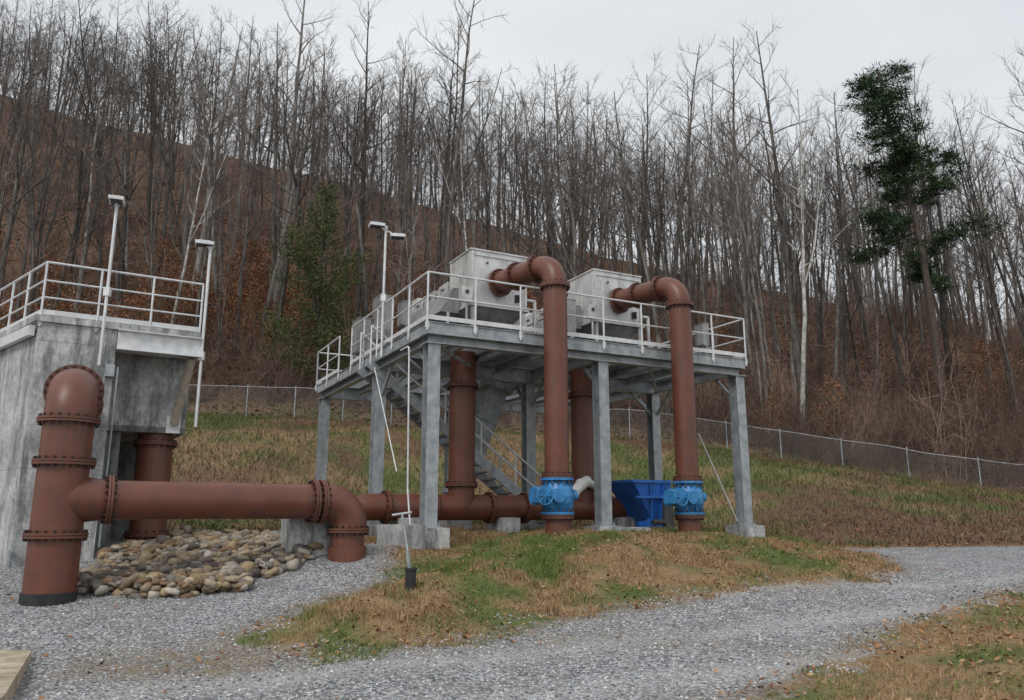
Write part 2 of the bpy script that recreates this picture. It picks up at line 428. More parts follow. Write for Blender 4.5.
n = len(x); blades('verge_grass', x, y, rng.uniform(.03, .09, n), rng.uniform(.003, .006, n), grasscol(x, y, .2), 1.0, G)
x, y = scatter(140000, -30, 36, 18, 52, lambda x, y: (sdist(FIELD, x, y)+(vn(x, y, .8, 51)-.5)*1. > .1) & (y < np.interp(x, FX, FY)+3) & ~((sdist(MOUND, x, y) > 2) & (y < 26)))
n = len(x)
g_ = greenf(x, y)+rng.uniform(-.4, .4, n); r_ = redf(x, y)+rng.uniform(-.4, .4, n)
c = np.where((g_ > .27)[:, None], np.array([(.11, .135, .042), (.14, .15, .055), (.08, .1, .034)])[rng.integers(0, 3, n)], np.array([(.25, .18, .1), (.18, .12, .07)])[rng.integers(0, 2, n)])
c = np.where((r_ > .6)[:, None], np.array([(.16, .088, .06), (.2, .125, .08), (.11, .062, .044)])[rng.integers(0, 3, n)], c)*rng.uniform(.6, 1.1, (n, 1))
blades('meadow_grass', x, y, rng.uniform(.08, .3, n)*np.where(r_ > .8, .5, 1), rng.uniform(.010, .024, n), c, .9, G)
x, y = scatter(30000, -8, 10, 6.5, 15, lambda x, y: (gravel_sd(x, y) > -.1) & ((vn(x, y, .9, 71) > .75) | (dirtf(x, y)*vn(x, y, .4, 72) > .3)))
n = len(x); blades('road_weeds', x, y, rng.uniform(.01, .04, n), rng.uniform(.002, .005, n), grasscol(x, y, -.05), 1., G)

def leaves(name, x, y, size, cols, z=None, parent=None, tilt=.6, link=True):
    n = len(x)
    if z is None: z = height(x, y)+rng.uniform(.01, .05, n)
    c, s = rotz(n); t1 = rng.uniform(-tilt, tilt, n); t2 = rng.uniform(-tilt, tilt, n)
    a = np.stack([c, s, t1], -1)*size[:, None]; bb = np.stack([-s, c, t2], -1)*size[:, None]*.6
    p = np.stack([x, y, z], -1)
    co = np.stack([p-a, p+bb, p+a, p-bb], 1).reshape(-1, 3)
    f = np.array([[0, 1, 2, 3]])+np.arange(n)[:, None]*4
    return np_mesh(name, co, f, [M['veg']], cols=np.repeat(cols, 4, 0), parent=parent, link=link)
def leafcol(n):
    return np.array([(.28, .125, .06), (.37, .19, .09), (.18, .085, .05), (.4, .26, .15)])[rng.integers(0, 4, n)]*rng.uniform(.65, 1.1, (n, 1))
x, y = scatter(38000, -9, 18, 6.5, 28, lambda x, y: (rng.random(len(x)) < np.clip(.25+.55*(gravel_sd(x, y) < .25)-.29*(gravel_sd(x, y) > .4)+.4*(redf(x, y) > .5)*(y > 21)+.3*dirtf(x, y), 0.015, 1)) & (vn(x, y, 1.2, 81) > .3))
leaves('fallen_leaves', x, y, rng.uniform(.018, .045, len(x)), leafcol(len(x)))
x, y = scatter(60000, -70, 70, 46, 90, lambda x, y: y > np.interp(x, FX, FY)-1)
leaves('leaf_litter', x, y, rng.uniform(.08, .2, len(x)), leafcol(len(x))*.85)

# ------------------------------------------------------------------ trees
def rv(): return V((R.uniform(-1, 1), R.uniform(-1, 1), R.uniform(-1, 1)))
def grow(mb, p, d, L, r0, r1, ns, sides, wob, up, m=0):
    pts = [p.copy()]; rs = [r0]; d = d.normalized()
    for i in range(ns):
        d = (d+rv()*wob+V((0, 0, up))).normalized(); p = p+d*(L/ns); pts.append(p.copy())
        rs.append(r0+(r1-r0)*(i+1)/ns)
    mb.tube(pts, rs, sides, m, False)
    return pts, rs
def at(pts, rs, f):
    k = f*(len(pts)-1); i = min(int(k), len(pts)-2); t = k-i
    return pts[i].lerp(pts[i+1], t), (pts[i+1]-pts[i]).normalized(), rs[i]*(1-t)+rs[i+1]*t
def make_tree(name, Ht, r0, nl, low, spread, mats=('bark', 'twig'), tw=3, seed=0, link=False, lean=V((0, 0, 0)), tr_=.0075):
    R.seed(seed); mb = MB()
    tp, tr = grow(mb, V((0, 0, -.5)), V((0, 0, 1))+lean, Ht, r0, .03, 12, 6, .06, .015)
    stems = [(tp, tr, low, 1.0, nl)]
    if R.random() < .45:
        q, t, r = at(tp, tr, R.uniform(.3, .55))
        a = R.uniform(0, 6.28)
        fp, fr = grow(mb, q, t+V((math.cos(a), math.sin(a), 0))*.4, Ht*.5, r*.7, .025, 7, 5, .09, .12)
        stems.append((fp, fr, .25, .6, int(nl*.55)))
    for tp, tr, low_, k_, nl_ in stems:
        for i in range(nl_):
            f = low_+(.98-low_)*(((i+R.random()*.8)/nl_)**.85)
            p, t, r = at(tp, tr, min(f, .99))
            a = i*2.4+R.uniform(-.8, .8)
            h = V((math.cos(a), math.sin(a), 0))
            L = Ht*spread*(1.12-f)*R.uniform(.35, 1.35)*1.5*k_+.9
            bp, br = grow(mb, p, h*R.uniform(.6, 1.1)+V((0, 0, R.uniform(.3, 1.1))), L, min(r*.55, .1), .012, 5, 4, .2, .08)
            nb = max(3, int(L*1.3)+1)
            for j in range(nb):
                g = .25+.73*(j+R.random())/nb
                q, t2, r2 = at(bp, br, min(g, .99))
                L2 = L*R.uniform(.25, .5)*(1.2-g)+.4
                cp, cr = grow(mb, q, (t2+rv()*.95+V((0, 0, .2))), L2, max(r2*.5, tr_*1.5), tr_, 2, 3, .2, .06, 1)
                for k in range(tw):
                    q3, t3, r3 = at(cp, cr, R.uniform(.15, .99))
                    grow(mb, q3, t3+rv()*.9+V((0, 0, .25)), R.uniform(.4, 1.2), tr_, tr_*.5, 1, 3, .2, .05, 1)
    for i in range(R.randint(2, 6)):
        p, t, r = at(stems[0][0], stems[0][1], R.uniform(.15, max(low, .3)))
        cp, cr = grow(mb, p, rv()+V((0, 0, .3)), R.uniform(.8, 2.5), .025, .008, 3, 3, .25, .03, 1)
        for k in range(3):
            q3, t3, r3 = at(cp, cr, R.uniform(.3, .99)); grow(mb, q3, t3+rv()*.8, R.uniform(.3, .9), .008, .004, 1, 3, .2, .05, 1)
    return mb.obj(name, mats, fix=False, link=link)
specs = [(25, .22, 15, .5, .19), (22, .16, 15, .45, .19), (29, .3, 15, .48, .19), (19, .11, 12, .4, .17), (24, .18, 14, .58, .22),
         (15, .07, 11, .35, .16), (26, .15, 13, .6, .17), (19, .22, 16, .32, .25), (21, .085, 10, .5, .15), (27, .27, 14, .55, .19)]
near_m = []; far_m = []
for i, (a, r_, nl, lo, sp) in enumerate(specs):
    R.seed(500+i); ln = V((R.uniform(-.09, .09), R.uniform(-.09, .09), 0))
    near_m.append(make_tree('tree_kind', a, r_, nl, lo, sp, seed=100+i, lean=ln, tw=4, tr_=.0085).data)
for i in (0, 1, 3, 4, 6, 8, 9):
    a, r_, nl, lo, sp = specs[i]
    far_m.append(make_tree('tree_kind', a*.88, r_, nl, lo*.85, sp*1.05, seed=150+i, lean=V((0, 0, 0)), tw=2, tr_=.015).data)
R.seed(5)
F0 = empty('bare_forest')
def inst(me, x, y, sc, parent, name, z=None, tilt=.05):
    o = bpy.data.objects.new(name, me); scene.collection.objects.link(o)
    o.location = (x, y, (H1(x, y) if z is None else z)-.1); o.rotation_euler = (R.uniform(-tilt, tilt), R.uniform(-tilt, tilt), R.uniform(0, 6.28))
    o.scale = (sc, sc, sc*R.uniform(.9, 1.1)); o.parent = parent; return o
PX, PY = 27.6, 49.5
CX, CY = -12.8, 51.0
def blocked(x, y):
    if math.hypot(x-CX, y-CY) < 3.5 or (y < CY+1 and abs(x-CX) < 3.0): return True
    if math.hypot(x-PX, y-PY) < 4.0: return True
    if y < 60 and abs(x-PX-(y-50)*.3) < 4.0: return True
    return False
cnt = 0; yy = 50.0
while yy < 142:
    hw = yy*.70+10
    step = 3.05+(yy-50)*.02
    xx = -hw
    while xx < hw:
        x = xx+R.uniform(-2.4, 2.4); y = yy+R.uniform(-2.2, 2.2)
        yf = np.interp(x, FX, FY)
        cl = float(vn(x, y, 7, 99))
        if R.random() < .42+.8*cl and y > yf+2.2 and not blocked(x, y):
            sc = R.uniform(.68, 1.18)
            if y < 82:
                inst(near_m[R.choices(range(10), [3, 3, 2.2, 4, 3, 5, 3, 1, 6, 2.6])[0]], x, y, sc, F0, 'tree', tilt=.08)
            else:
                inst(R.choice(far_m), x, y, sc, F0, 'tree')
            cnt += 1
        xx += step
    yy += 3.3
for i in range(40):
    x = R.uniform(31, 54); y = R.uniform(36, 52)
    if y > np.interp(x, FX, FY)+2.5 and not blocked(x, y): inst(near_m[R.choice([1, 3, 5, 6, 8])], x, y, R.uniform(.6, .9), F0, 'tree')
print('trees', cnt)
syc = make_tree('sycamore_tree', 25, .19, 16, .45, .2, ('white_bark', 'twig'), seed=77, link=True)
syc.location = (19.2, 51.5, H1(19.2, 51.5)-.1)
for sx, sy in ((-24.5, 54), (-3.5, 66)):
    o = bpy.data.objects.new('sycamore_tree', syc.data); scene.collection.objects.link(o)
    o.location = (sx, sy, H1(sx, sy)-.1); o.scale = (.7, .7, .9); o.rotation_euler = (0, .04, sx)

def make_brush(seed, ht):
    R.seed(seed); mb = MB()
    for i in range(12):
        a = R.uniform(0, 6.28); p = V((math.cos(a)*R.uniform(0, 1.4), math.sin(a)*R.uniform(0, 1.4), -.1))
        L = ht*R.uniform(.4, 1.15)
        bp, br = grow(mb, p, V((R.uniform(-.5, .5), R.uniform(-.5, .5), 1)), L, .016, .006, 3, 3, .2, .03)
        for j in range(8):
            q, t, r = at(bp, br, R.uniform(.2, .98))
            cp, cr = grow(mb, q, t+rv()*1.1, L*R.uniform(.12, .4), .009, .005, 2, 3, .3, .0)
            q, t, r = at(cp, cr, R.uniform(.3, .95)); grow(mb, q, t+rv(), .35, .006, .003, 1, 3, .2, 0)
    return mb.obj('brush', ['brush'], fix=False, link=False).data
br = [make_brush(200+i, h) for i, h in enumerate((2.0, 2.8, 3.8, 1.4, 5.0))]
R.seed(9)
U = empty('underbrush')
for i in range(1150):
    y = 44+(R.random()**1.4)*76; x = R.uniform(-1, 1)*(y*.68+6)
    yf = np.interp(x, FX, FY)
    if y < yf+1: y = yf+1+R.random()*5
    inst(R.choice(br), x, y, R.uniform(.7, 1.6), U, 'brush', tilt=.15)
for i in range(260):
    x = R.uniform(12, 36); y = np.interp(x, FX, FY)+R.uniform(.8, 9)
    inst(R.choice(br), x, y, R.uniform(.6, 1.15), U, 'brush', tilt=.2)

def make_beech(seed):
    R.seed(seed); mb = MB()
    tp, tr = grow(mb, V((0, 0, -.2)), V((0, 0, 1)), 5.5, .05, .012, 6, 5, .1, .03)
    P = []
    for i in range(22):
        p, t, r = at(tp, tr, .12+.86*i/22)
        a = i*2.4
        bp, b2 = grow(mb, p, V((math.cos(a), math.sin(a), .25)), 2.0*(1.1-i/22)+.3, .015, .005, 4, 3, .15, .02)
        for k in range(45):
            q, _, _ = at(bp, b2, R.uniform(.25, .99)); q = q+rv()*.28
            P.append(q)
    o = mb.obj('beech_wood', ['bark'], fix=False, link=False)
    P = np.array([q[:] for q in P])
    n = len(P)
    cc = np.array([(.42, .17, .08), (.46, .24, .12), (.3, .13, .065)])[rng.integers(0, 3, n)]*rng.uniform(.55, 1.05, (n, 1))
    l = leaves('beech_leaves', P[:, 0], P[:, 1], rng.uniform(.04, .085, n), cc, z=P[:, 2], tilt=1.2, link=False)
    return o.data, l.data
bl = [make_beech(300+i) for i in range(3)]
R.seed(10)
B0 = empty('beech_thicket')
for i in range(150):
    x = R.choice([R.uniform(-28, -13), R.uniform(-38, -14), R.uniform(-10, 2), R.uniform(-10, 4), R.uniform(-45, 34)]); y = np.interp(x, FX, FY)+R.uniform(2, 20)
    if abs(x-CX) < 3.0 and y < CY+1: continue
    a, l = R.choice(bl)
    s_ = R.uniform(.45, 1.2)
    o = inst(a, x, y, s_, B0, 'beech')
    o2 = bpy.data.objects.new('beech_foliage', l); scene.collection.objects.link(o2)
    o2.location = o.location; o2.rotation_euler = o.rotation_euler; o2.scale = o.scale; o2.parent = B0

def tufts(P, D, ln, w, cols):
    n = len(P); rr = rng.normal(size=(n, 3)); side = np.cross(D, rr); side /= np.linalg.norm(side, axis=1, keepdims=True)+1e-9
    tip = P+D*ln[:, None]; s_ = side*w[:, None]
    co = np.stack([P-s_*.5, P+s_*.5, tip], 1).reshape(-1, 3)
    return co, np.arange(n*3).reshape(-1, 3), np.repeat(cols, 3, 0)
def make_cedar(x, y, Ht):
    R.seed(31); mb = MB()
    tp, tr = grow(mb, V((0, 0, -.3)), V((0, 0, 1)), Ht, .2, .03, 8, 7, .03, .03)
    Ps = []; Ds = []
    for i in range(140):
        f = .05+.94*(i/140)
        p, t, r = at(tp, tr, f)
        a = i*2.4+R.uniform(-.5, .5); prof = min(1, (1.03-f)*1.7)*(.8+.2*math.sin(f*13))
        L = 4.4*prof*R.uniform(.5, 1.25)+.3
        if R.random() < .12: continue
        bp, b2 = grow(mb, p, V((math.cos(a), math.sin(a), .3)), L, .03, .008, 4, 3, .14, .04)
        for k in range(int(42*L)+20):
            q, tt, _ = at(bp, b2, R.uniform(.2, .99)); o = rv()*.42; Ps.append((q+o)[:]); Ds.append((tt*.6+rv()+V((0, 0, .2))).normalized()[:])
    P = np.array(Ps); D = np.array(Ds); n = len(P)
    cl = np.array([(.07, .1, .036), (.1, .13, .046), (.05, .07, .029), (.12, .13, .055)])[rng.integers(0, 4, n)]*rng.uniform(.65, 1.15, (n, 1))
    co, f, cc = tufts(P, D, rng.uniform(.15, .35, n), rng.uniform(.05, .11, n), cl)
    par = empty('cedar_tree'); par.location = (x, y, H1(x, y)); mb.obj('trunk', ['bark'], par, fix=False)
    np_mesh('foliage', co, f, [M['veg']], cols=cc, parent=par)
make_cedar(CX, CY, 14.5)
def make_pine(x, y, Ht):
    R.seed(38); mb = MB()
    tp, tr = grow(mb, V((0, 0, -.3)), V((.0, 0, 1)), Ht, .32, .07, 10, 8, .06, .02)
    Ps = []; Ds = []; Cs = []
    for i in range(46):
        f = .4+.59*(i/46)
        p, t, r = at(tp, tr, f); a = i*2.4+R.uniform(-.9, .9)
        L = R.uniform(1.8, 4.6)*(1.3-f*.75) if f > .6 else R.uniform(2.0, 5.4)
        if f < .6 and R.random() < .45: continue
        bp, b2 = grow(mb, p, V((math.cos(a), math.sin(a), R.uniform(-.1, .5))), L, .06, .015, 5, 4, .22, .05)
        for c in range(int(L*4.6)):
            q, tt, _ = at(bp, b2, R.uniform(.25, .99)); q = q+rv()*.6
            rad = R.uniform(.35, .95); sh = R.uniform(.55, 1.35)
            for k in range(85):
                d = rv().normalized(); d.z = d.z*.7+.15
                Ps.append((q+V((d.x, d.y, d.z*.6))*rad*R.random())[:]); Ds.append((d+rv()*.5).normalized()[:]); Cs.append(sh)
    P = np.array(Ps); D = np.array(Ds); n = len(P)
    cl = np.array([(.036, .064, .028), (.055, .09, .036), (.022, .042, .02)])[rng.integers(0, 3, n)]*rng.uniform(.7, 1.2, (n, 1))*np.array(Cs)[:, None]
    co, f, cc = tufts(P, D, rng.uniform(.2, .42, n), rng.uniform(.045, .085, n), cl)
    par = empty('pine_tree'); par.location = (x, y, H1(x, y)); mb.obj('trunk', ['pine_bark'], par, fix=False)
    np_mesh('foliage', co, f, [M['veg']], cols=cc, parent=par)
make_pine(PX, PY, 26.5)

# ------------------------------------------------------------------ fence
mb = MB()
fx = ar(-45, 44, .25); fyy = np.interp(fx, FX, FY)-.3; fzz = height(fx, fyy)
def fpt(x, h):
    yy_ = float(np.interp(x, FX, FY))-.3
    return V((x, yy_, float(np.interp(x, fx, fzz))+h))
for x in ar(-45, 43.5, 2.9):
    mb.tube([fpt(x, -.2), fpt(x, 1.95)], .034, 6, 0)
    mb.tube([fpt(x, 1.95), fpt(x, 2.0)], .045, 6, 0)
pr = [fpt(x, 1.88) for x in ar(-45, 43.5, .725)]
mb.tube(pr, .022, 5, 0); mb.tube([p-V((0, 0, 1.82)) for p in pr], .006, 3, 0)
for x in ar(-45, 42, .16):
    for dx in (1.0, -1.0):
        xa = x if dx > 0 else x+1.8
        mb.tube([fpt(xa, .06), fpt(xa+dx*1.8, 1.86)], .0045, 3, 0, False)
mb.obj('chain_link_fence', ['galv'], fix=False)

# ------------------------------------------------------------------ platform
C0 = V((-1.73, 16.5, 0)); F = V((.887, .462, 0)); F.normalize(); S = V((-F.y, F.x, 0)); UZ = V((0, 0, 1))
def P3(t, s, z): return C0+F*t+S*s+UZ*z
TW, SW, ZD, ZB = 8.69, 9.5, 5.7, 1.34
PL = empty('equipment_platform')
cols_ = MB(); foot = MB(); beams = MB(); deck = MB(); rail = MB()
OH = .17
for t in (0, TW/2, TW):
    for s in (0, 3.6, SW-.35):
        cols_.hbeam(P3(t, s, ZB+.02), P3(t, s, ZD-.5), .3, .28, 0, up=S, t=.022)
        cols_.box(P3(t, s, ZB+.012), (.22, .22, .012), F, S, UZ)
        for a in (-.17, .17):
            for b_ in (-.17, .17):
                cols_.tube([P3(t+a, s+b_, ZB+.02), P3(t+a, s+b_, ZB+.09)], .016, 6)
        cols_.box(P3(t, s, ZD-.485), (.2, .2, .012), F, S, UZ)
        foot.box(P3(t, s, ZB-.45), (.34, .34, .448), F, S, UZ)
        foot.box(P3(t, s, ZB-.003), (.3, .3, .006), F, S, UZ)
for s in (0, 3.6, SW-.35):
    beams.hbeam(P3(-.1, s, ZD-.27), P3(TW+.1, s, ZD-.27), .40, .2, 0, t=.02)
for t in (0, TW/2, TW):
    for a, b_ in ((0.11, 3.49), (3.71, SW-.46)):
        beams.hbeam(P3(t, a, ZD-.3), P3(t, b_, ZD-.3), .32, .18, 0, t=.018)
for t in np.linspace(0, TW, 9)[1:-1]:
    if abs(t-TW/2) < .1: continue
    for a, b_ in ((0.11, 3.49), (3.71, SW-.46)):
        beams.hbeam(P3(t, a, ZD-.2), P3(t, b_, ZD-.2), .2, .12, 0, t=.014)
for p, q in ((P3(-OH, -OH, ZD-.16), P3(TW+OH, -OH, ZD-.16)), (P3(-OH, SW, ZD-.16), P3(TW+OH, SW, ZD-.16)),
             (P3(-OH, -OH+.008, ZD-.16), P3(-OH, SW-.007, ZD-.16)), (P3(TW+OH, -OH+.008, ZD-.16), P3(TW+OH, SW-.007, ZD-.16))):
    beams.bar(p, q, .012, .27)
    beams.bar(p+UZ*.128, q+UZ*.128, .07, .012); beams.bar(p-UZ*.128, q-UZ*.128, .07, .012)
def cross(p, q): beams.bar(p, q, .07, .07)
for t in (0, TW/2, TW):
    for s, sg in ((0, 1), (3.6, 1), (3.6, -1)):
        cross(P3(t+.05, s, ZD-1.25), P3(t+.05, s+sg*.8, ZD-.48))
cross(P3(TW, 3.6, ZD-1.2), P3(TW-.8, 3.6, ZD-.48)); cross(P3(0, 3.6, ZD-1.2), P3(.8, 3.6, ZD-.48))
for k in range(3):
    cross(P3(.2+k*2.9, .2, ZD-.44), P3(2.9+k*2.9, 3.4, ZD-.44))
for t in ar(-.13, TW+.15, .065): deck.bar(P3(t, -.14, ZD-.02), P3(t, SW-.03, ZD-.02), .006, .038)
for s in ar(-.12, SW, .2): deck.bar(P3(-.14, s, ZD-.0035), P3(TW+.14, s, ZD-.0035), .01, .006)
def railing(mb, pts, h=1.07, sp=1.25, mids=(.42, .75), toe=True, r=.024):
    for i in range(len(pts)-1):
        p = V(pts[i]); q = V(pts[i+1]); L = (q-p).length; n = max(1, round(L/sp)); d = (q-p)/n
        for k in range(n+1 if i == len(pts)-2 else n):
            b_ = p+d*k; mb.tube([b_-UZ*.22, b_+UZ*h], r, 8)
            mb.box(b_-UZ*.1, (.045, .012, .07), d.normalized(), UZ.cross(d).normalized(), UZ)
        mb.tube([p+UZ*h, q+UZ*h], r*1.05, 8)
        for mz in mids: mb.tube([p+UZ*mz, q+UZ*mz], r*.85, 8)
        if toe: mb.bar(p+UZ*.07, q+UZ*.07, .008, .1)
e = OH+.03
railing(rail, [P3(-e, 5.6, ZD), P3(-e, -e, ZD), P3(TW+e, -e, ZD), P3(TW+e, SW+.03, ZD), P3(-e, SW+.03, ZD)], mids=(.53,), sp=1.15)
railing(rail, [P3(-e, 6.9, ZD), P3(-e, SW+.03, ZD)], mids=(.53,))
cols_.obj('columns', ['galv'], PL); foot.obj('footings', ['conc'], PL); beams.obj('beams', ['galv'], PL)
deck.obj('grating_deck', ['galv'], PL); rail.obj('railing', ['rail'], PL)

mb = MB()
mb.tube(rounded([P3(-.25, 1.3, ZD-.4), P3(-.25, .75, ZD-.4), P3(-.25, .6, ZB+.8), P3(-.25, .35, ZB-.1)], .12, 5), .022, 8)
mb.tube([P3(-.3, 3.1, ZD-.5), P3(-.3, 1.2, ZB+1.2)], .016, 6)
mb.tube([P3(TW-1.3, .1, ZB+2.3), P3(TW-.15, .1, ZB+.1)], .018, 6)
mb.obj('conduit', ['rail'])

def unit(tc_):
    par = empty('drum_screen_unit')
    a = MB(); d = MB()
    def q(t, s, z): return P3(tc_+t, s, z)
    z0, z1 = ZD+1.0, ZD+2.38
    def hexa(t0, t1, s0, s1, za, zb, m=0, top=None, bot=None):
        tt = top or (t0, t1, s0, s1); bb = bot or (t0, t1, s0, s1)
        vs = [q(bb[0], bb[2], za), q(bb[1], bb[2], za), q(bb[1], bb[3], za), q(bb[0], bb[3], za),
              q(tt[0], tt[2], zb), q(tt[1], tt[2], zb), q(tt[1], tt[3], zb), q(tt[0], tt[3], zb)]
        a.add(vs, [(0, 3, 2, 1), (4, 5, 6, 7), (0, 1, 5, 4), (1, 2, 6, 5), (2, 3, 7, 6), (3, 0, 4, 7)], m)
    hexa(-.78, .78, 1.45, 2.75, z0, z1)
    hexa(-.83, .83, 1.40, 2.80, z0-.06, z0-.002)
    hexa(-.81, .81, 1.42, 2.78, z1+.002, z1+.04)
    hexa(-.78, .78, 1.5, 2.7, z0-.5, z0-.062, 1, bot=(-.4, .4, 1.8, 2.4))
    prof = []
    for k in range(9):
        an = math.pi*k/8; prof.append((.74*math.cos(an), ZD+1.6+.68*math.sin(an)))
    prof = [(.74, ZD+.75)]+prof+[(-.74, ZD+.75)]
    n = len(prof)
    for s0, s1 in ((2.81, 3.75), (3.76, 4.7), (4.71, 5.6)):
        vs = [q(t, s0, z) for t, z in prof]+[q(t, s1, z) for t, z in prof]
        a.add(vs, [tuple(range(n)), tuple(range(n, 2*n))[::-1]]+[(i, (i+1) % n, n+(i+1) % n, n+i) for i in range(n)], 1)
        vs = [q(t*1.035, s1-.04, ZD+1.5+(z-ZD-1.5)*1.035) for t, z in prof]+[q(t*1.035, s1+.03, ZD+1.5+(z-ZD-1.5)*1.035) for t, z in prof]
        a.add(vs, [tuple(range(n)), tuple(range(n, 2*n))[::-1]]+[(i, (i+1) % n, n+(i+1) % n, n+i) for i in range(n)])
    hexa(-.8, .8, 5.64, 6.3, ZD+.6, ZD+2.2, 0, top=(-.6, .6, 5.64, 6.1))
    hexa(-1.35, -.85, 2.0, 5.2, ZD+.85, ZD+1.5, 1, top=(-1.0, -.85, 2.0, 5.2))
    for s in (2.0, 3.6, 5.1): a.bar(q(-1.15, s, ZD+.005), q(-1.15, s, ZD+.848), .06, .06, 0, up=F)
    for s in (1.5, 2.1, 2.7):
        for sg in (-1, 1): a.box(q(sg*.795, s, (z0+z1)/2), (.015, .025, .66), F, S, UZ)
    for t in (-.74, 0.74): a.box(q(t, 1.435, (z0+z1)/2), (.025, .014, .66), F, S, UZ)
    a.box(q(0, 1.437, z1-.1), (.7, .012, .03), F, S, UZ)
    d.tube([q(-.35, 1.42, z1-.3), q(-.35, 1.39, z1-.3)], .03, 8); d.tube([q(.45, 1.42, z1-.3), q(.45, 1.39, z1-.3)], .03, 8)
    d.bar(q(.5, 1.40, z0+.15), q(.5, 1.40, z0+.35), .12, .02)
    for s in (3.28, 4.23, 5.15):
        a.box(q(-.755, s, ZD+1.8), (.014, .33, .15), F, S, UZ)
        d.tube([q(-.79, s-.1, ZD+1.8), q(-.79, s+.1, ZD+1.8)], .015, 6)
    for s in (1.5, 2.7, 4.2, 5.5):
        for t in (-.7, .7):
            a.bar(q(t, s, ZD+.005), q(t, s, (z0-.063) if s < 2.8 else ZD+.748), .08, .08, 0, up=F)
            a.box(q(t, s, ZD+.012), (.1, .1, .01), F, S, UZ)
        a.bar(q(-.655, s, ZD+.35), q(.655, s, ZD+.35), .07, .07)
    for t in (-.7, .7): a.bar(q(t, 2.75, ZD+.5), q(t, 5.45, ZD+.5), .07, .1)
    a.bar(q(-.7, 1.56, ZD+.1), q(-.7, 2.64, ZD+.8), .05, .05)
    d.tube([q(-.5, 2.9, ZD+.45), q(-.5, 5.5, ZD+.45)], .05, 8); d.tube([q(.1, 1.6, ZD+.3), q(.1, 5.6, ZD+.3)], .07, 8)
    a.tube([q(.3, 6.31, ZD+1.3), q(.3, 6.75, ZD+1.3)], .17, 14)
    a.tube([q(-.95, 1.3, ZD+.5), q(-.95, 1.3, ZD+1.25)], .03, 8)
    a.box(q(-.98, 1.3, ZD+1.15), (.14, .08, .18), F, S, UZ); d.box(q(-.98, 1.21, ZD+1.2), (.04, .012, .04), F, S, UZ)
    a.tube([q(1.1, 1.6, ZD), q(1.1, 1.6, ZD+1.3)], .05, 8); a.tube([q(1.1, 1.6, ZD+1.3), q(.79, 1.6, ZD+1.3)], .05, 8)
    a.tube([q(0, 2.9, ZD+.72), q(0, 5.5, ZD+.72)], .3, 16)
    d.tube(rounded([q(.2, 1.5, ZD+.1), q(.2, 1.5, ZD+.45), q(-.6, 1.5, ZD+.45), q(-.6, 1.5, ZD+.1)], .1, 4), .035, 8)
    d.tube([q(.55, 1.6, ZD+.2), q(.55, 1.6, ZD+.5)], .09, 10)
    a.obj('housing', ['stain', 'stain2'], par); d.obj('fittings', ['dark'], par)
unit(2.34); unit(5.97)
for (t, s, hw, hh2) in ((4.15, 1.2, .24, .42), (.25, 4.3, .3, .6), (.25, 6.2, .3, .5), (4.2, 4.2, .3, .7), (8.3, .8, .17, .3), (.2, 2.4, .18, .3)):
    mb = MB()
    mb.box(P3(t, s, ZD+.45+hh2), (hw*.6, hw, hh2), F, S, UZ)
    mb.box(P3(t-hw*.6-.011, s, ZD+.45+hh2), (.01, hw*.92, hh2*.93), F, S, UZ)
    mb.box(P3(t, s, ZD+.45+hh2*2+.012), (hw*.66, hw*1.06, .012), F, S, UZ)
    mb.box(P3(t-hw*.6-.025, s+hw*.6, ZD+.45+hh2), (.004, .02, .06), F, S, UZ, 1)
    for k in (-1, 1): mb.bar(P3(t, s+k*hw*.8, ZD+.005), P3(t, s+k*hw*.8, ZD+.448), .05, .05, 0, up=F)
    mb.obj('control_cabinet', ['stain2', 'dark'])

